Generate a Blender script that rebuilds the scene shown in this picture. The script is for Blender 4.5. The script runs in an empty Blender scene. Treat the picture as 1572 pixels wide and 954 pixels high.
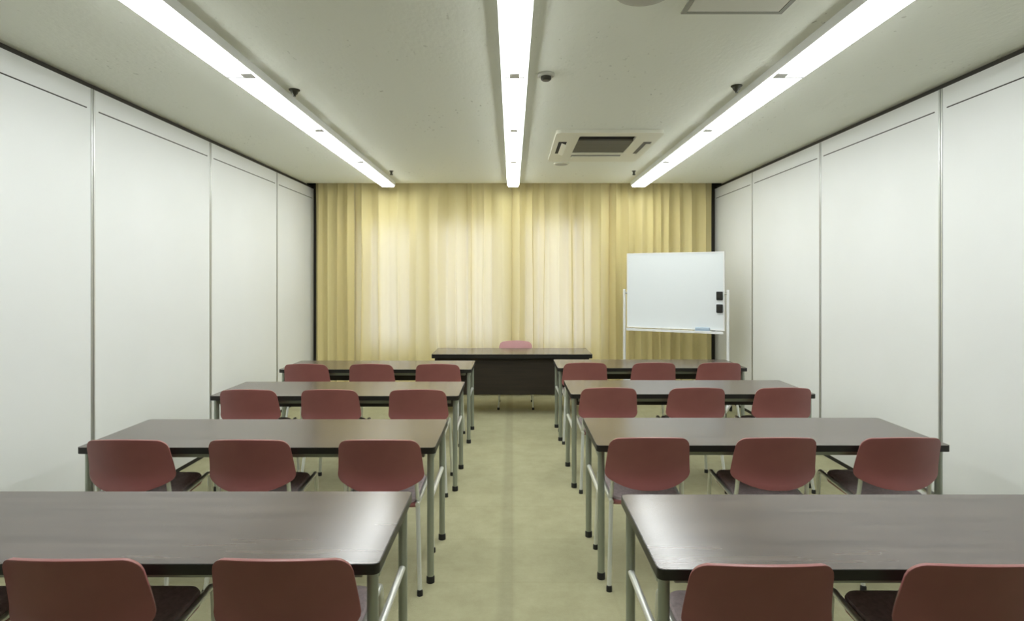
import bpy, bmesh, math, random
from mathutils import Vector, Matrix

# ---------------------------------------------------------------- camera, world, exposure
S = bpy.context.scene
COL = S.collection
CAM_H, F_PX, W_PX = 1.5475, 905.0, 1572.0
cam_d = bpy.data.cameras.new('camera')
cam = bpy.data.objects.new('camera', cam_d); COL.objects.link(cam)
cam.location = (0, 0, CAM_H); cam.rotation_euler = (math.pi/2, 0, 0)
cam_d.sensor_width = 36.0; cam_d.lens = F_PX/W_PX*36.0
cam_d.shift_y = -49.0/W_PX
cam_d.clip_start = 0.05
S.camera = cam
S.view_settings.view_transform = 'Standard'; S.view_settings.look = 'None'
S.view_settings.exposure = 0.0; S.view_settings.gamma = 1.0
S.view_settings.use_curve_mapping = False
LAMP = 18.3          # strength of the fluorescent strips
DAY = 4.2            # daylight behind the curtains
wd = bpy.data.worlds.new('daylight'); S.world = wd; wd.use_nodes = True
bg = wd.node_tree.nodes['Background']
bg.inputs[0].default_value = (0.74, 0.84, 1.0, 1); bg.inputs[1].default_value = DAY

# ---------------------------------------------------------------- materials
def mat(name, col=(.8, .8, .8), rough=.5, metal=0.0, **kw):
    m = bpy.data.materials.new(name); m.use_nodes = True
    b = m.node_tree.nodes['Principled BSDF']
    b.inputs['Base Color'].default_value = (*col, 1)
    b.inputs['Roughness'].default_value = rough
    b.inputs['Metallic'].default_value = metal
    for k, v in kw.items():
        b.inputs[k.replace('_', ' ')].default_value = v
    return m

def nodes(m):
    t = m.node_tree
    return t, t.nodes['Principled BSDF'], t.nodes.new, t.links.new

def noise_color(m, c1, c2, scale=(1, 1, 1), nscale=5, detail=4, lo=.35, hi=.65, bump=0.0, bdist=.01, rough=.5):
    t, b, N, L = nodes(m)
    tc = N('ShaderNodeTexCoord'); mp = N('ShaderNodeMapping'); mp.inputs['Scale'].default_value = scale
    L(tc.outputs['Object'], mp.inputs['Vector'])
    nz = N('ShaderNodeTexNoise'); nz.inputs['Scale'].default_value = nscale; nz.inputs['Detail'].default_value = detail
    nz.inputs['Roughness'].default_value = rough
    L(mp.outputs[0], nz.inputs['Vector'])
    r = N('ShaderNodeValToRGB'); e = r.color_ramp.elements
    e[0].position = lo; e[0].color = (*c1, 1); e[1].position = hi; e[1].color = (*c2, 1)
    L(nz.outputs['Fac'], r.inputs[0]); L(r.outputs[0], b.inputs['Base Color'])
    if bump:
        bp = N('ShaderNodeBump'); bp.inputs['Strength'].default_value = bump; bp.inputs['Distance'].default_value = bdist
        L(nz.outputs['Fac'], bp.inputs['Height']); L(bp.outputs[0], b.inputs['Normal'])
    return mp, nz, r

M = {}
XFLOOR = 0.0
# ceiling: off-white mineral board with sparse pits
m = M['ceiling'] = mat('ceiling_board', (.72, .71, .62), .9)
t, b, N, L = nodes(m)
tc = N('ShaderNodeTexCoord')
mp = N('ShaderNodeMapping'); mp.inputs['Scale'].default_value = (1.0, .55, 1.0); L(tc.outputs['Object'], mp.inputs['Vector'])
n1 = N('ShaderNodeTexNoise'); n1.inputs['Scale'].default_value = 38; n1.inputs['Detail'].default_value = 3; L(mp.outputs[0], n1.inputs['Vector'])
n2 = N('ShaderNodeTexNoise'); n2.inputs['Scale'].default_value = 2.2; n2.inputs['Detail'].default_value = 2; L(tc.outputs['Object'], n2.inputs['Vector'])
r1 = N('ShaderNodeValToRGB'); r1.color_ramp.elements[0].position = .655; r1.color_ramp.elements[1].position = .70; L(n1.outputs['Fac'], r1.inputs[0])
r2 = N('ShaderNodeValToRGB'); r2.color_ramp.elements[0].position = .5; r2.color_ramp.elements[1].position = .68; L(n2.outputs['Fac'], r2.inputs[0])
mu = N('ShaderNodeMath'); mu.operation = 'MULTIPLY'; L(r1.outputs[0], mu.inputs[0]); L(r2.outputs[0], mu.inputs[1])
mx = N('ShaderNodeMix'); mx.data_type = 'RGBA'; L(mu.outputs[0], mx.inputs['Factor'])
mx.inputs[6].default_value = (.83, .85, .76, 1); mx.inputs[7].default_value = (.52, .53, .45, 1)
L(mx.outputs[2], b.inputs['Base Color'])
bp = N('ShaderNodeBump'); bp.inputs['Strength'].default_value = .25; bp.inputs['Distance'].default_value = .01; bp.invert = True
L(n1.outputs['Fac'], bp.inputs['Height']); L(bp.outputs[0], b.inputs['Normal'])

# carpet: olive-beige tiles with faint joints
m = M['carpet'] = mat('carpet', (.36, .34, .2), .95, Sheen_Weight=.0)
mp, nz, r = noise_color(m, (.34, .322, .187), (.43, .412, .25), nscale=4.5, detail=8, lo=.3, hi=.7, bump=.0, rough=.75)
t, b, N, L = nodes(m)
tc = N('ShaderNodeTexCoord')
bk = N('ShaderNodeTexBrick'); bk.offset = 0; bk.inputs['Scale'].default_value = 1.0
bk.inputs['Brick Width'].default_value = .5; bk.inputs['Row Height'].default_value = .5
bk.inputs['Mortar Size'].default_value = .012; bk.inputs['Mortar Smooth'].default_value = 1.0
bk.inputs['Color1'].default_value = (1, 1, 1, 1); bk.inputs['Color2'].default_value = (.95, .955, .96, 1); bk.inputs['Mortar'].default_value = (.93, .93, .92, 1)
L(tc.outputs['Object'], bk.inputs['Vector'])
mx = N('ShaderNodeMix'); mx.data_type = 'RGBA'; mx.blend_type = 'MULTIPLY'; mx.inputs['Factor'].default_value = 1
L(r.outputs[0], mx.inputs[6]); L(bk.outputs['Color'], mx.inputs[7])
sx = N('ShaderNodeSeparateXYZ'); L(tc.outputs['Object'], sx.inputs[0])
sb = N('ShaderNodeMath'); sb.operation = 'ADD'; sb.inputs[1].default_value = .03-XFLOOR; L(sx.outputs['X'], sb.inputs[0])
ab = N('ShaderNodeMath'); ab.operation = 'ABSOLUTE'; L(sb.outputs[0], ab.inputs[0])
mr = N('ShaderNodeMapRange'); mr.inputs['From Min'].default_value = .02; mr.inputs['From Max'].default_value = .055; mr.inputs['To Min'].default_value = .87; mr.inputs['To Max'].default_value = 1.0
L(ab.outputs[0], mr.inputs['Value'])
m2 = N('ShaderNodeMix'); m2.data_type = 'RGBA'; m2.blend_type = 'MULTIPLY'; m2.inputs['Factor'].default_value = 1
L(mx.outputs[2], m2.inputs[6]); L(mr.outputs[0], m2.inputs[7]); L(m2.outputs[2], b.inputs['Base Color'])
n3 = N('ShaderNodeTexNoise'); n3.inputs['Scale'].default_value = 220; L(tc.outputs['Object'], n3.inputs['Vector'])
bp = N('ShaderNodeBump'); bp.inputs['Strength'].default_value = .4; bp.inputs['Distance'].default_value = .004
L(n3.outputs['Fac'], bp.inputs['Height']); L(bp.outputs[0], b.inputs['Normal'])

M['wall'] = mat('wall_paint', (.74, .74, .70), .7)
M['nearwall'] = mat('dark_wall', (.22, .20, .17), .7)
M['panel'] = mat('partition_cloth', (.76, .775, .75), .55)
noise_color(M['panel'], (.755, .77, .755), (.785, .80, .79), nscale=1.2, detail=2)
M['alu'] = mat('aluminium', (.55, .56, .54), .35, .7)
M['black'] = mat('black_rubber', (.012, .012, .010), .6)
M['darktrim'] = mat('dark_trim', (.03, .026, .02), .6)
M['chrome'] = mat('chrome_tube', (.80, .82, .77), .28, .5)
M['steel'] = mat('grey_steel_tube', (.36, .39, .33), .35, .6)
M['edge'] = mat('black_edging', (.012, .011, .009), .4)
M['woodtop'] = mat('dark_wood_laminate', (.09, .06, .05), .25, IOR=1.6, Coat_Weight=.25, Coat_Roughness=.17)
noise_color(M['woodtop'], (.056, .038, .031), (.104, .077, .064), scale=(.25, 3.2, 3.2), nscale=7, detail=3, lo=.3, hi=.7, rough=.5)
M['woodpanel'] = mat('dark_wood_panel', (.035, .022, .014), .55)
noise_color(M['woodpanel'], (.018, .012, .006), (.026, .017, .009), scale=(.5, 9, 9), nscale=7, detail=4)
M['shell'] = mat('red_brown_shell', (.3, .12, .115), .34)
noise_color(M['shell'], (.285, .100, .094), (.31, .110, .103), nscale=9, detail=3)
M['seat'] = mat('dark_mauve_cloth', (.085, .055, .068), .75)
noise_color(M['seat'], (.42, .35, .355), (.54, .45, .455), nscale=60, detail=3, bump=.2, bdist=.002)
M['white'] = mat('white_enamel', (.80, .81, .80), .35)
M['board'] = mat('whiteboard_surface', (.80, .84, .85), .22)
M['blue'] = mat('pale_blue_cloth', (.42, .52, .62), .8)
M['acwhite'] = mat('air_conditioner_plastic', (.76, .755, .635), .5)
M['acgrille'] = mat('grille_grey', (.16, .15, .12), .6)
M['dark'] = mat('dark_hollow', (.02, .019, .014), .8)
M['bronze'] = mat('dark_bronze', (.05, .05, .035), .45, .5)
M['hatch'] = mat('hatch_panel', (.72, .72, .64), .7)
M['hatchrim'] = mat('hatch_rim', (.33, .33, .28), .6)
M['lampbody'] = mat('lamp_housing', (.80, .81, .79), .45)
M['greyplastic'] = mat('grey_plastic', (.42, .42, .36), .5)
m = M['tube'] = mat('lit_diffuser', (.9, .9, .9), .5)
t, b, N, L = nodes(m)
b.inputs['Emission Color'].default_value = (.96, 1.0, 1.0, 1); b.inputs['Emission Strength'].default_value = LAMP
m = M['clip'] = bpy.data.materials.new('frosted_clip'); m.use_nodes = True
t = m.node_tree; b = t.nodes['Principled BSDF']; b.inputs['Base Color'].default_value = (.8, .8, .8, 1)
tl_ = t.nodes.new('ShaderNodeBsdfTransparent'); mi_ = t.nodes.new('ShaderNodeMixShader'); mi_.inputs[0].default_value = .03
t.links.new(b.outputs[0], mi_.inputs[1]); t.links.new(tl_.outputs[0], mi_.inputs[2]); t.links.new(mi_.outputs[0], t.nodes['Material Output'].inputs[0])
m = M['glass'] = bpy.data.materials.new('window_glass'); m.use_nodes = True
t = m.node_tree; t.nodes.clear()
o_ = t.nodes.new('ShaderNodeOutputMaterial'); tr = t.nodes.new('ShaderNodeBsdfTransparent'); gl = t.nodes.new('ShaderNodeBsdfGlossy')
gl.inputs['Roughness'].default_value = .02; mi = t.nodes.new('ShaderNodeMixShader'); fr = t.nodes.new('ShaderNodeFresnel'); fr.inputs[0].default_value = 1.45
t.links.new(fr.outputs[0], mi.inputs[0]); t.links.new(tr.outputs[0], mi.inputs[1]); t.links.new(gl.outputs[0], mi.inputs[2]); t.links.new(mi.outputs[0], o_.inputs[0])
m = M['curtain'] = bpy.data.materials.new('gold_curtain_cloth'); m.use_nodes = True
t = m.node_tree; t.nodes.clear()
o_ = t.nodes.new('ShaderNodeOutputMaterial'); df = t.nodes.new('ShaderNodeBsdfDiffuse'); tl = t.nodes.new('ShaderNodeBsdfTranslucent'); mi = t.nodes.new('ShaderNodeMixShader')
df.inputs[0].default_value = (.87, .755, .37, 1); tl.inputs[0].default_value = (.80, .74, .74, 1); mi.inputs[0].default_value = .27
t.links.new(df.outputs[0], mi.inputs[1]); t.links.new(tl.outputs[0], mi.inputs[2]); t.links.new(mi.outputs[0], o_.inputs[0])

# ---------------------------------------------------------------- mesh helpers
def obj(name, bm, material, parent=None, loc=None, sharp=35):
    bmesh.ops.recalc_face_normals(bm, faces=bm.faces)
    lim = math.radians(sharp)
    fl_ = bm.faces.layers.int.get('flat')
    for f in bm.faces: f.smooth = not (fl_ and f[fl_])
    for e in bm.edges:
        if len(e.link_faces) == 2 and e.calc_face_angle(0) > lim: e.smooth = False
    me = bpy.data.meshes.new(name); bm.to_mesh(me); bm.free()
    for mm in (material if isinstance(material, (list, tuple)) else [material]): me.materials.append(mm)
    o = bpy.data.objects.new(name, me); COL.objects.link(o)
    if parent is not None: o.parent = parent
    if loc is not None: o.location = loc
    return o

def tag(o, label, cat, group=None):
    o['label'] = label; o['category'] = cat
    if group: o['group'] = group
    return o

def thing(name, label, cat, loc=(0, 0, 0), rz=0.0, group=None):
    o = bpy.data.objects.new(name, None); COL.objects.link(o)
    o.empty_display_size = .1
    o.location = loc; o.rotation_euler = (0, 0, rz)
    return tag(o, label, cat, group)

def struct(name, bm, material):
    o = obj(name, bm, material); o['kind'] = 'structure'; return o

def dup(root, loc, rz, label, group=None):
    r = root.copy(); COL.objects.link(r); r.location = loc; r.rotation_euler = (0, 0, rz); r['label'] = label
    if group: r['group'] = group
    for ch in list(root.children):
        c = ch.copy(); COL.objects.link(c); c.parent = r
        for g in list(ch.children):
            d = g.copy(); COL.objects.link(d); d.parent = c
    return r

def flat_layer(bm):
    return bm.faces.layers.int.get('flat') or bm.faces.layers.int.new('flat')

def add_box(bm, x0, x1, y0, y1, z0, z1, bev=0.0, seg=2):
    fl = flat_layer(bm)
    r = bmesh.ops.create_cube(bm, size=1.0)
    vs = r['verts']
    for f in {f for v in vs for f in v.link_faces}: f[fl] = 1
    bmesh.ops.scale(bm, vec=(x1-x0, y1-y0, z1-z0), verts=vs)
    bmesh.ops.translate(bm, vec=((x0+x1)/2, (y0+y1)/2, (z0+z1)/2), verts=vs)
    if bev:
        es = list({e for v in vs for e in v.link_edges})
        bmesh.ops.bevel(bm, geom=es, offset=bev, segments=seg, affect='EDGES', profile=.5)
    return bm

def bx(*a, **k): return add_box(bmesh.new(), *a, **k)

def round_path(pts, rad, n=6):
    out = [Vector(pts[0])]
    for i in range(1, len(pts)-1):
        p, a, c = Vector(pts[i]), Vector(pts[i-1]), Vector(pts[i+1])
        da, dc = (a-p), (c-p)
        r = min(rad, da.length*.49, dc.length*.49)
        s, e = p+da.normalized()*r, p+dc.normalized()*r
        for k in range(n+1):
            u = k/n
            out.append((1-u)**2*s + 2*u*(1-u)*p + u*u*e)
    out.append(Vector(pts[-1])); return out

def add_tube(bm, pts, r, seg=12, bend=0.0):
    P = round_path(pts, bend) if bend and len(pts) > 2 else [Vector(p) for p in pts]
    t0 = (P[1]-P[0]).normalized()
    nrm = t0.orthogonal().normalized(); rings = []; prev = t0
    for i, p in enumerate(P):
        tg = ((P[min(i+1, len(P)-1)]-P[max(i-1, 0)])).normalized()
        q = prev.rotation_difference(tg); nrm = q @ nrm; prev = tg
        bn = tg.cross(nrm)
        rings.append([bm.verts.new(p + r*(math.cos(a)*nrm + math.sin(a)*bn)) for a in (2*math.pi*k/seg for k in range(seg))])
    for a, c in zip(rings, rings[1:]):
        for k in range(seg):
            bm.faces.new((a[k], a[(k+1) % seg], c[(k+1) % seg], c[k]))
    bm.faces.new(rings[0][::-1]); bm.faces.new(rings[-1]); return bm

def tb(*a, **k): return add_tube(bmesh.new(), *a, **k)

def add_lathe(bm, prof, cx=0, cy=0, seg=24):
    rings = []
    for r, z in prof:
        rings.append([bm.verts.new((cx+r*math.cos(2*math.pi*k/seg), cy+r*math.sin(2*math.pi*k/seg), z)) for k in range(seg)])
    for a, c in zip(rings, rings[1:]):
        for k in range(seg):
            bm.faces.new((a[k], a[(k+1) % seg], c[(k+1) % seg], c[k]))
    bm.faces.new(rings[0][::-1]); bm.faces.new(rings[-1]); return bm

def lt(*a, **k): return add_lathe(bmesh.new(), *a, **k)

def rrect(x0, x1, y0, y1, r, n=6):
    out = []
    for cx, cy, a0 in ((x1-r, y1-r, 0), (x0+r, y1-r, 90), (x0+r, y0+r, 180), (x1-r, y0+r, 270)):
        for k in range(n+1):
            a = math.radians(a0+90*k/n); out.append((cx+r*math.cos(a), cy+r*math.sin(a)))
    return out

def add_prism(bm, poly, z0, z1, bev=0.0):
    fl = flat_layer(bm)
    lo = [bm.verts.new((x, y, z0)) for x, y in poly]; hi = [bm.verts.new((x, y, z1)) for x, y in poly]
    n = len(poly)
    fs = [bm.faces.new(lo[::-1]), bm.faces.new(hi)]
    for f in fs: f[fl] = 1
    for k in range(n): bm.faces.new((lo[k], lo[(k+1) % n], hi[(k+1) % n], hi[k]))
    if bev:
        es = list(fs[0].edges)+list(fs[1].edges)
        bmesh.ops.bevel(bm, geom=es, offset=bev, segments=2, affect='EDGES', profile=.5)
    return bm

def add_ring(bm, outer, inner, z0, z1):
    n = len(outer)
    v = [[bm.verts.new((x, y, z)) for x, y in p] for p in (outer, inner) for z in (z0, z1)]
    ol, oh, il, ih = v
    for k in range(n):
        j = (k+1) % n
        bm.faces.new((ol[k], ol[j], oh[j], oh[k])); bm.faces.new((il[j], il[k], ih[k], ih[j]))
        bm.faces.new((oh[k], oh[j], ih[j], ih[k])); bm.faces.new((ol[j], ol[k], il[k], il[j]))
    return bm

# ---------------------------------------------------------------- room shell
XL, XR, CEIL, YB, YN = -2.66, 2.72, 2.785, 7.98, -1.6
struct('floor', bx(XL-.3, XR+.3, YN-.1, YB+.2, -.1, 0), M['carpet'])
bm = bx(XL-.3, XR+.3, YN-.1, 7.64, CEIL, CEIL+.12)
add_box(bm, XL-.3, XR+.3, 7.64, YB+.2, 2.98, 3.1)
add_box(bm, XL-.3, XR+.3, 7.62, 7.64, CEIL+.12, 3.1)
struct('ceiling', bm, M['ceiling'])
PY = [2.27, 3.74, 5.20, 6.67, 7.90]
for side, X, s in (('left', XL, -1), ('right', XR, 1)):
    a, c = sorted((X, X+s*.2)); bm = bx(a, c, YN, PY[0]-.004, 0, CEIL)
    a, c = sorted((X+s*.09, X+s*.2)); add_box(bm, a, c, PY[0]-.004, YB, 0, 3.0)
    struct('wall_'+side, bm, M['wall'])
struct('wall_near', bx(XL-.2, XR+.2, YN-.1, YN, 0, CEIL), M['nearwall'])
WIN = [(-1.98, -1.26, .62, 2.28), (-1.08, -.12, .62, 2.30), (.14, 1.10, .62, 2.33)]
bm = bmesh.new()
xs = [XL-.2]
for w in WIN: xs += [w[0], w[1]]
xs.append(XR+.2)
for k in range(0, len(xs), 2): add_box(bm, xs[k], xs[k+1], YB, YB+.12, 0, 3.0)
for w in WIN:
    add_box(bm, w[0], w[1], YB, YB+.12, 0, w[2]); add_box(bm, w[0], w[1], YB, YB+.12, w[3], 3.0)
struct('wall_back', bm, M['wall'])
for i, w in enumerate(WIN):
    fo = [(w[0], w[2]), (w[1], w[2]), (w[1], w[3]), (w[0], w[3])]
    f = .035; fi = [(w[0]+f, w[2]+f), (w[1]-f, w[2]+f), (w[1]-f, w[3]-f), (w[0]+f, w[3]-f)]
    bm = add_ring(bmesh.new(), fo, fi, 0, .05)
    bmesh.ops.transform(bm, matrix=Matrix.Translation((0, YB+.09, 0)) @ Matrix.Rotation(math.pi/2, 4, 'X'), verts=bm.verts)
    o = struct('window_%d' % (i+1), bm, M['alu'])
    obj('window_pane', bx(w[0]+f-.005, w[1]-f+.005, YB+.062, YB+.068, w[2]+f-.005, w[3]-f+.005), M['glass'], o)
# ceiling tracks over the partitions, and dark posts beside the curtains
struct('trim_1', bx(XL-.09, XL-.018, PY[0], 7.90, 2.75, CEIL), M['darktrim'])
struct('trim_2', bx(XR+.018, XR+.09, PY[0], 7.90, 2.75, CEIL), M['darktrim'])
struct('trim_3', bx(XL-.09, XL+.042, 7.905, 7.945, 0, CEIL+.18), M['darktrim'])
struct('trim_4', bx(XR-.06, XR+.09, 7.905, 7.945, 0, CEIL+.18), M['darktrim'])

# ---------------------------------------------------------------- sliding partition panels
WHICH = ['beside the curtains', 'second from the curtains', 'third from the curtains', 'nearest the camera']
for side, X, s in (('left', XL, -1), ('right', XR, 1)):
    for i in range(4):
        y0, y1 = PY[3-i]+.003, PY[4-i]-.003
        L_ = y1-y0
        t = thing('partition_panel', 'tall white sliding partition panel in the %s side wall, %s' % (side, WHICH[i]), 'partition',
                  (X, (y0+y1)/2, 0), 0, 'white sliding partition panels')
        h = L_/2
        def bb(d0, d1, ya, yb, za, zb, bev=0):
            a, c = sorted((s*d0, s*d1)); return bx(a, c, ya, yb, za, zb, bev=bev)
        obj('panel_face', bb(0, .07, -h+.014, h-.014, .035, 2.75), M['panel'], t)
        obj('groove_line', bb(-.0015, .02, -h+.05, h-.05, 2.615, 2.622), M['darktrim'], t)['label'] = 'thin dark groove line'  # raised dark strip drawn in place of a shaded groove
        for e in (-1, 1):
            ya, yb = sorted((e*(h-.014), e*h))
            ep = obj('edge_profile', bb(-.004, .07, ya, yb, .012, 2.75, .002), M['alu'], t)
            ep['label'] = 'aluminium edge profile'
        obj('bottom_seal', bb(.006, .064, -h+.004, h-.004, 0, .037), M['black'], t)

# ---------------------------------------------------------------- fluorescent strips
RUNS = [('left', -1.577, .152), ('middle', .015, .128), ('right', 1.610, .165)]
SEG = [(5.92, 7.52), (4.67, 5.92), (3.42, 4.67), (.92, 3.42)]
SWHICH = ['ending at the curtains', 'second from the curtains', 'third from the curtains', 'cut by the photo top']
for nm, X, w in RUNS:
    for i, (y0, y1) in enumerate(SEG):
        h = (y1-y0)/2
        t = thing('fluorescent_light', 'lit fluorescent strip in the %s row on the ceiling, %s' % (nm, SWHICH[i]), 'ceiling light',
                  (X, (y0+y1)/2, CEIL-.0565), 0, 'fluorescent strips in three rows')
        hw = w/2
        bm = bx(-hw-.014, -hw, -h, h, .004, .056); add_box(bm, hw, hw+.014, -h, h, .004, .056); add_box(bm, -hw, hw, -h, h, .034, .056)
        obj('housing', bm, M['lampbody'], t)
        obj('diffuser', bx(-hw+.002, hw-.002, -h+.012, h-.012, -.014, .03, bev=.006), M['tube'], t)
        if i: obj('lamp_holder', bx(*((-.028, .028) if nm == 'middle' else (hw-.045, hw+.021) if nm == 'left' else (-hw-.021, -hw+.045)), h-.085, h-.002, -.022, -.0142, .002), M['clip'], t)
        for e in (-1, 1):
            ya, yb = sorted((e*(h-.011), e*(h-.001)))
            obj('end_cap', bx(-hw+.004, hw-.004, ya, yb, -.0145, .0335), M['lampbody'], t)

# ---------------------------------------------------------------- curtains
def make_curtain(x0, x1, seed, label, pitch, amp):
    amp *= 1.4; pitch *= 1.08
    rnd = random.Random(seed)
    zs = [.05, .4, .8, 1.2, 1.6, 2.0, 2.3, 2.5, 2.62, 2.72, 2.80, 2.88]
    cx = (x0+x1)/2; W = x1-x0
    # irregular fold spacing
    knots = [0.0]
    while knots[-1] < W: knots.append(knots[-1] + pitch*rnd.uniform(.6, 1.45))
    sc = W/knots[-1]; knots = [k*sc for k in knots]
    amps = [amp*rnd.uniform(.45, 1.15) for _ in knots]
    sway = [(rnd.uniform(-.012, .012), rnd.uniform(0, 6)) for _ in knots]
    n = int(W/.008)
    bm = bmesh.new(); grid = []
    for z in zs:
        row = []
        v = z/2.88
        for i in range(n+1):
            x = W*i/n
            k = max(j for j in range(len(knots)-1) if knots[j] <= x+1e-9)
            u = (x-knots[k])/(knots[k+1]-knots[k])
            a = amps[k]*(1-u)+amps[k+1]*u
            ph = 2*math.pi*u
            drop = 1.0 if v < .85 else 1.0-.5*(v-.85)/.15
            fold = math.sin(math.pi*u)**.8
            y = a*drop*(1-2*fold) + .22*a*math.sin(2*ph+z*.5+sway[k][1])*(1-.6*v)
            xx = x + .62*a*math.sin(ph)*drop + sway[k][0]*math.sin(z*1.7+sway[k][1])*min(1, (2.88-z))*fold
            row.append(bm.verts.new((xx-W/2, y, z)))
        grid.append(row)
    for a, c in zip(grid, grid[1:]):
        for i in range(n): bm.faces.new((a[i], a[i+1], c[i+1], c[i]))
    o = obj('curtain', bm, M['curtain'], None, (cx, 7.78, 0), sharp=180)
    return tag(o, label, 'curtain', 'gold curtains across the far wall')
make_curtain(-2.60, -2.085, 3, 'narrow olive-gold pleated curtain at the left end of the far wall', .125, .042)
make_curtain(-2.085, 0.0, 5, 'wide pale gold pleated curtain left of the middle, glowing with daylight', .185, .046)
make_curtain(0.0, 1.29, 9, 'pale gold pleated curtain right of the middle, left of the whiteboard', .185, .046)
make_curtain(1.29, 2.64, 12, 'gold pleated curtain partly hidden behind the whiteboard', .15, .042)
struct('trim_5', bx(-2.62, 2.66, 7.765, 7.795, 2.89, 2.93), M['alu'])
struct('trim_6', bx(-2.62, 2.66, 7.77, 7.79, 2.93, 2.985), M['alu'])

# ---------------------------------------------------------------- long tables
TG = 'long folding tables in two columns'
def make_table(label, modesty=True):
    """origin: floor, centre of near long edge; top runs 0..0.6 in y"""
    t = thing('folding_table', label, 'table', (0, 0, 0), 0, TG)
    W, D, H = .9, .6, .70
    outer = rrect(-W, W, 0, D, .022); inner = rrect(-W+.003, W-.003, .003, D-.003, .019)
    top = obj('tabletop', add_prism(bmesh.new(), inner, H-.028, H, .0008), M['woodtop'], t)
    eb = obj('edge_band', add_ring(bmesh.new(), outer, inner, H-.032, H-.0008), M['edge'], top); eb['label'] = 'black edge band'
    for y in (.055, D-.055):
        obj('frame_rail', bx(-W+.06, W-.06, y-.012, y+.012, H-.062, H-.030, .003), M['steel'], t)
    for sx in (-1, 1):
        x = sx*(W-.030)
        for y in (.052, D-.052):
            lg = obj('leg', tb([(x, y, .02), (x, y, H-.03)], .0175, 14), M['steel'], t)
            obj('foot_cap', lt([(.021, 0), (.021, .028), (.018, .034)], x, y, 14), M['black'], lg)
        obj('crossbar', tb([(x, .055, .425), (x, D-.055, .425)], .0125, 12), M['chrome'], t)
        obj('hinge_bracket', bx(x-.016, x+.016, .075, .16, H-.075, H-.030, .004), M['steel'], t)
    if modesty:
        mpnl = obj('modesty_panel', bx(-W+.09, W-.09, D-.036, D-.024, .50, H-.031, .003), M['woodpanel'], t)
        mpnl['label'] = 'dark hanging front panel'
    return t
TAB = [('left', 0, -1.295, 1.748), ('left', 1, -1.285, 2.953), ('left', 2, -1.285, 4.25), ('left', 3, -1.277, 5.495),
       ('right', 0, 1.325, 1.715), ('right', 1, 1.330, 2.99), ('right', 2, 1.330, 4.317), ('right', 3, 1.332, 5.577)]
ROW = ['in the row nearest the camera', 'in the second row from the camera', 'in the third row from the camera', 'in the far row nearest the desk']
proto_t = None
for side, r, x, y in TAB:
    lab = 'long dark wood table %s of the aisle, %s' % (side, ROW[r].replace('in the ', ''))
    if proto_t is None:
        proto_t = make_table(lab); proto_t.location = (x, y, 0)
    else: dup(proto_t, (x, y, 0), 0, lab)

# ---------------------------------------------------------------- chairs
CG = 'red-brown stacking chairs at the long tables'
def backrest_bm():
    hw, r, R, th = .207, .042, .46, .017
    us = [-1, -.985, -.96, -.925, -.88, -.82, -.72, -.58, -.4, -.2, 0, .2, .4, .58, .72, .82, .88, .925, .96, .985, 1]
    nv = 12
    def top(u):
        t_ = max(0, (abs(u)*hw-(hw-r))/r); return .767-.017*u*u-r*(1-math.sqrt(max(0, 1-t_*t_)))
    def bot(u):
        rb = .02; t_ = max(0, (abs(u)*hw-(hw-rb))/rb); return .495+.056*abs(u)**2.4+rb*(1-math.sqrt(max(0, 1-t_*t_)))
    def pt(u, v, side):
        z = bot(u)+(top(u)-bot(u))*v
        k = (z-.5)/.264
        tp = max(0, min(1, (k-.12)/.88)); x = u*(hw+.010-.022*tp)
        y = -.247 - .053*max(0, k-.15)**1.35/.803 - .022*max(0, (.4-k)/.4)**2 + (R-math.sqrt(R*R-x*x))
        d = side*th*.5
        nx, ny = -x/R, math.sqrt(1-(x/R)**2)
        return (x+nx*d, y+ny*d, z)
    bm = bmesh.new()
    g = [[[bm.verts.new(pt(u, j/nv, s)) for u in us] for j in range(nv+1)] for s in (-1, 1)]
    n = len(us)
    for s in (0, 1):
        for j in range(nv):
            for i in range(n-1):
                q = (g[s][j][i], g[s][j][i+1], g[s][j+1][i+1], g[s][j+1][i])
                bm.faces.new(q if s == 0 else q[::-1])
    ring = [(0, i) for i in range(n)] + [(j, n-1) for j in range(1, nv+1)] + [(nv, i) for i in range(n-2, -1, -1)] + [(j, 0) for j in range(nv-1, 0, -1)]
    ed = []
    for a, c in zip(ring, ring[1:]+ring[:1]):
        bm.faces.new((g[0][a[0]][a[1]], g[1][a[0]][a[1]], g[1][c[0]][c[1]], g[0][c[0]][c[1]]))
    bm.edges.ensure_lookup_table()
    for s in (0, 1):
        for a, c in zip(ring, ring[1:]+ring[:1]):
            e = bm.edges.get((g[s][a[0]][a[1]], g[s][c[0]][c[1]]))
            if e: ed.append(e)
    bmesh.ops.recalc_face_normals(bm, faces=bm.faces)
    bmesh.ops.bevel(bm, geom=ed, offset=.005, segments=3, affect='EDGES', profile=.5, clamp_overlap=True)
    return bm

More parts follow.
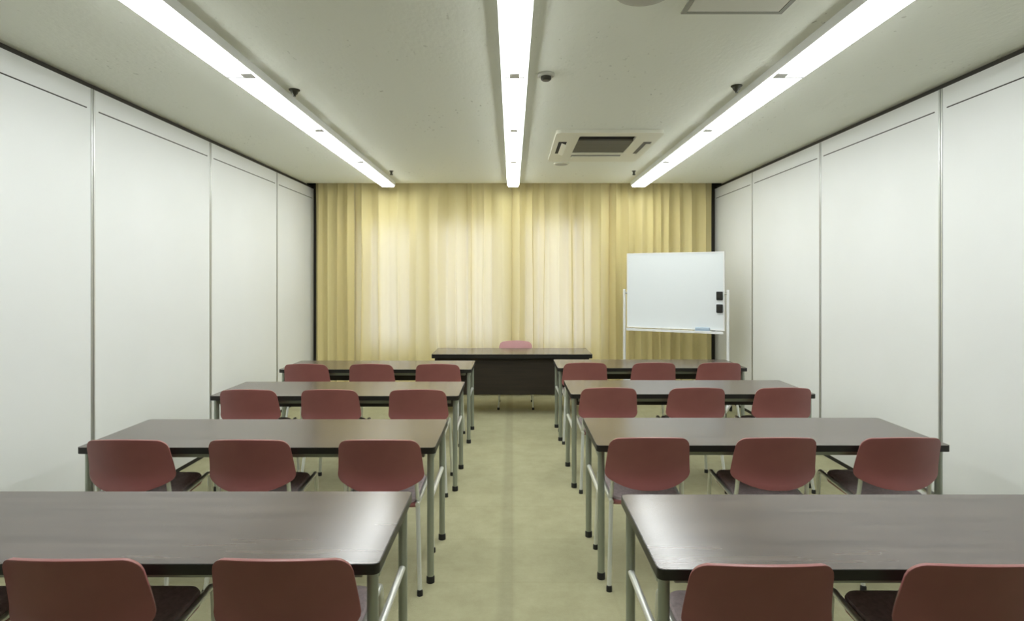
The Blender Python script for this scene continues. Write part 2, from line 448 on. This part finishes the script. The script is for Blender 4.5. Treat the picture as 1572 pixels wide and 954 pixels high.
def seat_bm():
    bm = bmesh.new()
    poly = rrect(-.178, .178, -.205, .150, .05, 8)
    layers = [(-.014, .0), (-.004, .012), (0, .026), (-.006, .037), (-.022, .043)]   # inset, z
    rows = []
    for ins, z in layers:
        row = []
        for x, y in poly:
            l = math.hypot(x, y-.015); k = 1+ins/l
            xx, yy = x*k*(1.0-.05*(.175-y)/.38), .015+(y-.015)*k
            row.append(bm.verts.new((xx, yy, z)))
        rows.append(row)
    n = len(poly)
    for a, c in zip(rows, rows[1:]):
        for k in range(n): bm.faces.new((a[k], a[(k+1) % n], c[(k+1) % n], c[k]))
    bm.faces.new(rows[0][::-1])
    # crowned top
    prev = rows[-1]
    for f_, dz in ((.75, -.001), (.45, -.004), (.2, -.006)):
        row = [bm.verts.new((v.co.x*f_, .015+(v.co.y-.015)*f_, .043+dz)) for v in rows[-1]]
        for k in range(n): bm.faces.new((prev[k], prev[(k+1) % n], row[(k+1) % n], row[k]))
        prev = row
    bm.faces.new(prev)
    sl = math.atan(.09)
    bmesh.ops.transform(bm, matrix=Matrix.Translation((0, 0, .415)) @ Matrix.Rotation(sl, 4, 'X'), verts=bm.verts)
    return bm

def pan_bm():
    bm = bmesh.new()
    poly = rrect(-.183, .183, -.222, .145, .05, 8)
    rows = []
    for ins, z in ((-.020, -.012), (-.004, -.006), (0, .004), (-.003, .012)):
        row = []
        for x, y in poly:
            l = math.hypot(x, y+.02); k = 1+ins/l
            up = max(0, (-.13-y)/.09)**2*.022
            row.append(bm.verts.new((x*k*(1-.05*(.175-y)/.38), -.02+(y+.02)*k, z+up)))
        rows.append(row)
    n = len(poly)
    for a, c in zip(rows, rows[1:]):
        for k in range(n): bm.faces.new((a[k], a[(k+1) % n], c[(k+1) % n], c[k]))
    bm.faces.new(rows[0][::-1]); bm.faces.new(rows[-1])
    bmesh.ops.transform(bm, matrix=Matrix.Translation((0, 0, .411)) @ Matrix.Rotation(math.atan(.09), 4, 'X'), verts=bm.verts)
    return bm

def make_chair(label):
    t = thing('stacking_chair', label, 'chair', (0, 0, 0), 0, CG)
    obj('seat', seat_bm(), M['seat'], t)
    obj('backrest', backrest_bm(), M['shell'], t)
    obj('seat_pan', pan_bm(), M['shell'], t)
    for s in (-1, 1):
        x = s*.186
        rl = obj('side_rail', tb([(x*.97, -.205, .415), (x, .150, .450)], .011, 12), M['chrome'], t)
        fl = obj('leg', tb([(s*.205, .180, .012), (x, .175, .456), (x, .115, .447)], .011, 12, bend=.035), M['chrome'], t)
        obj('rubber_foot', lt([(.0145, 0), (.0145, .022), (.0115, .028)], s*.205, .180, 12), M['black'], fl)
        bl = obj('leg', tb([(s*.205, -.275, .012), (x*.97, -.190, .417)], .011, 12), M['chrome'], t)
        obj('rubber_foot', lt([(.0145, 0), (.0145, .022), (.0115, .028)], s*.205, -.275, 12), M['black'], bl)
        obj('back_post', tb([(x*.97, -.13, .421), (x*.97, -.19, .43), (s*.176, -.203, .52), (s*.176, -.221, .63)], .0105, 12, bend=.035), M['chrome'], t)
    obj('stretcher', tb([(-.18, .05, .43), (.18, .05, .43)], .0095, 10), M['chrome'], t)
    obj('stretcher', tb([(-.18, -.15, .408), (.18, -.15, .408)], .0095, 10), M['chrome'], t)
    return t
SEATS = {('left', 0): (1.635, [-.658, -1.257, -1.85]), ('left', 1): (2.855, [-.653, -1.294, -1.896]),
         ('left', 2): (4.15, [-.674, -1.302, -1.881]), ('left', 3): (5.40, [-.685, -1.302, -1.904]),
         ('right', 0): (1.603, [.704, 1.312, 1.92]), ('right', 1): (2.895, [.684, 1.320, 1.943]),
         ('right', 2): (4.22, [.70, 1.342, 1.968]), ('right', 3): (5.48, [.686, 1.331, 1.946])}
POS = ['beside the aisle', 'in the middle of its table', 'beside the wall']
rnd = random.Random(4)
proto_c = None
for (side, r), (yb, xs_) in SEATS.items():
    for i, x in enumerate(xs_):
        lab = 'red-brown chair %s, %s side, %s' % (POS[i], side, ROW[r].replace('in the ', ''))
        loc = (x, yb+.30, 0); rz = math.radians(rnd.uniform(-.5, .5))
        if proto_c is None:
            proto_c = make_chair(lab); proto_c.location = loc
        else: dup(proto_c, loc, rz, lab)
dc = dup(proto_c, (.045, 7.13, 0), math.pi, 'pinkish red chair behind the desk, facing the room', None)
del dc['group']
M['pink'] = mat('pale_pink_shell', (.50, .25, .25), .4)  # paler pink than the other shells, for this backrest alone
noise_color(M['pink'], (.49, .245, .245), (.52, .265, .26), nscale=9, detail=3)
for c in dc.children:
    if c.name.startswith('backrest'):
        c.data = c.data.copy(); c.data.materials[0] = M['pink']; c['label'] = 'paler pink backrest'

# ---------------------------------------------------------------- front desk
t = thing('desk', 'dark wood desk with full front panel in front of the curtains', 'desk', (0, 6.59, 0))
W, D, H = .9, .6, .70
outer = rrect(-W, W, 0, D, .012); inner = rrect(-W+.003, W-.003, .003, D-.003, .010)
top = obj('desktop', add_prism(bmesh.new(), inner, H-.040, H, .0008), M['woodtop'], t)
obj('edge_band', add_ring(bmesh.new(), outer, inner, H-.045, H-.0008), M['edge'], top)
obj('front_panel', bx(-W+.05, W-.05, .07, .09, .235, H-.042, .003), M['woodpanel'], t)
for s in (-1, 1):
    a, c = sorted((s*(W-.03), s*(W-.055)))
    sp = obj('side_panel', bx(a, c, .05, D-.06, .06, H-.042, .003), M['woodpanel'], t)
    for y in (.09, D-.10):
        obj('foot_pad', lt([(.018, 0), (.018, .05), (.012, .062)], s*(W-.0425), y, 12), M['black'], sp)

# ---------------------------------------------------------------- whiteboard on a wheeled stand
ang = math.radians(-27.4)
t = thing('whiteboard', 'white rolling whiteboard turned at an angle before the curtains at right', 'whiteboard', (1.909, 6.94, 0), ang)
BW, B0, B1 = .565, .955, 1.855
obj('board', bx(-BW+.012, BW-.012, -.010, .010, B0+.012, B1-.012), M['board'], t)
fo = [(-BW, B0), (BW, B0), (BW, B1), (-BW, B1)]; fi = [(-BW+.014, B0+.014), (BW-.014, B0+.014), (BW-.014, B1-.014), (-BW+.014, B1-.014)]
bm = add_ring(bmesh.new(), fo, fi, -.015, .015)
bmesh.ops.transform(bm, matrix=Matrix.Rotation(math.pi/2, 4, 'X'), verts=bm.verts)
obj('board_frame', bm, M['white'], t)
tr_ = obj('tray', bx(-BW+.01, BW-.01, -.075, -.016, B0-.034, B0-.022, .002), M['white'], t)
obj('tray_lip', bx(-BW+.01, BW-.01, -.080, -.073, B0-.034, B0-.004, .002), M['white'], tr_)
for s in (-1, 1):
    x = s*(BW+.035)
    obj('post', bx(x-.014, x+.014, -.014, .014, .11, 1.42, .004), M['white'], t)
    kn = obj('pivot_knob', tb([(s*(BW-.001), 0, 1.375), (x-s*.012, 0, 1.375)], .014, 12), M['greyplastic'], t)
    ft = obj('foot', bx(x-.018, x+.018, -.27, .27, .075, .112, .006), M['white'], t)
    for y in (-.24, .24):
        bm = tb([(x-.012, y, .036), (x+.012, y, .036)], .036, 18); add_box(bm, x-.008, x+.008, y-.008, y+.008, .036, .078)
        obj('castor', bm, M['black'], ft)
obj('lower_bar', bx(-BW-.022, BW+.022, -.012, .012, .30, .33, .003), M['white'], t)
bd = Matrix.Translation((1.909, 6.94, 0)) @ Matrix.Rotation(ang, 4, 'Z')
for z, lab in ((1.352, 'upper black magnetic holder at the right edge of the whiteboard'), (1.208, 'lower black magnetic holder at the right edge of the whiteboard')):
    mt = thing('magnetic_holder', lab, 'holder', bd @ Vector((.512, -.0115, z-.048)), ang, 'black holders on the whiteboard')
    obj('body', bx(-.034, .034, -.024, 0, 0, .096, .006), M['black'], mt)
    obj('grip', bx(-.022, .022, -.034, -.0235, .02, .076, .004), M['dark'], mt)
er = thing('board_eraser', 'pale blue board eraser lying on the whiteboard tray', 'eraser', bd @ Vector((.33, -.044, B0-.022)), ang)
obj('felt', bx(-.085, .085, -.024, .024, 0, .022, .003), M['blue'], er)
obj('grip', bx(-.080, .080, -.020, .020, .022, .055, .008), M['blue'], er)

# ---------------------------------------------------------------- ceiling equipment
t = thing('air_conditioner', 'cream ceiling cassette air conditioner with dark intake grille', 'air conditioner', (.82, 5.48, CEIL-.001))
bm = add_ring(bmesh.new(), rrect(-.45, .45, -.60, .60, .05), rrect(-.245, .245, -.48, .18, .02), -.03, 0)
obj('panel', bm, M['acwhite'], t)
obj('intake_recess', bx(-.26, .26, -.50, .20, -.006, 0), M['dark'], t)
bm = bmesh.new()
for k in range(15):
    y = -.30+k*.032; add_box(bm, -.243, .243, y, y+.021, -.026, -.014)
for x in (-.12, 0, .12): add_box(bm, x-.004, x+.004, -.30, .178, -.022, -.012)
add_box(bm, -.243, .243, -.312, -.30, -.028, -.010)
obj('intake_grille', bm, M['acgrille'], t)
for s in (-1, 1):
    a, c = s*.375-.045, s*.375+.045
    o = obj('air_slot', bx(a+.012, c-.006, -.28, .20, -.0315, -.028, .001), M['dark' if s < 0 else 'acgrille'], t)
    bm = bx(-.018, .030, -.25, .20, -.0015, .0015); bmesh.ops.transform(bm, matrix=Matrix.Translation((s*.375+.012, 0, -.042)) @ Matrix.Rotation(.35 if s < 0 else 0, 4, 'Y'), verts=bm.verts)
    obj('louvre', bm, M['acwhite'], o)
o = obj('air_slot', bx(-.24, .24, .27, .37, -.0315, -.028, .001), M['acgrille'], t)
obj('louvre', bx(-.235, .235, .285, .385, -.046, -.032, .004), M['acwhite'], o)
for x, y, lab in ((-1.425, 3.86, 'dark sprinkler beside the left light row, nearer the camera'), (1.440, 3.78, 'dark sprinkler beside the right light row, nearer the camera')):
    t = thing('sprinkler', lab, 'sprinkler', (x, y, CEIL), 0, 'sprinklers on the ceiling')
    obj('flange', lt([(.036, 0), (.036, -.004), (.028, -.010)]), M['bronze'], t)
    obj('head', lt([(.027, -.010), (.020, -.026), (.010, -.036), (.008, -.046)]), M['bronze'], t)
for x, y, lab in ((-1.385, 6.77, 'small dark sprinkler by the far end of the left light row'), (1.40, 6.77, 'small dark sprinkler by the far end of the right light row')):
    t = thing('sprinkler', lab, 'sprinkler', (x, y, CEIL), 0, 'sprinklers on the ceiling')
    obj('flange', lt([(.024, 0), (.024, -.004), (.014, -.009)]), M['bronze'], t)
    obj('head', lt([(.014, -.009), (.012, -.035), (.018, -.040), (.016, -.048)]), M['bronze'], t)
t = thing('heat_detector', 'small grey detector on the ceiling right of the middle light row', 'detector', (.205, 3.56, CEIL))
obj('base', lt([(.052, 0), (.052, -.012), (.045, -.018)]), M['greyplastic'], t)
obj('sensor', lt([(.032, -.018), (.032, -.034), (.022, -.042)]), M['bronze'], t)
t = thing('ceiling_speaker', 'round grey speaker cut off by the top edge of the photo', 'speaker', (.568, 2.53, CEIL))
obj('rim', lt([(.125, 0), (.125, -.010), (.115, -.016)]), M['greyplastic'], t)
obj('grille', lt([(.105, -.016), (.09, -.021), (.03, -.024)]), M['greyplastic'], t)
t = thing('ceiling_vent', 'small round vent between the air conditioner and the curtains', 'vent', (.53, 6.33, CEIL))
obj('rim', lt([(.085, 0), (.085, -.008), (.075, -.013)]), M['acwhite'], t)
obj('grille', lt([(.068, -.013), (.05, -.017), (.02, -.018)]), M['greyplastic'], t)
t = thing('access_hatch', 'square access hatch in the ceiling cut by the top of the photo', 'hatch', (1.02, 2.51, CEIL))
bm = add_ring(bmesh.new(), rrect(-.235, .235, -.235, .235, .004), rrect(-.213, .213, -.213, .213, .003), -.006, 0)
obj('rim', bm, M['hatchrim'], t)
obj('cover', bx(-.211, .211, -.211, .211, -.005, 0, .001), M['hatch'], t)
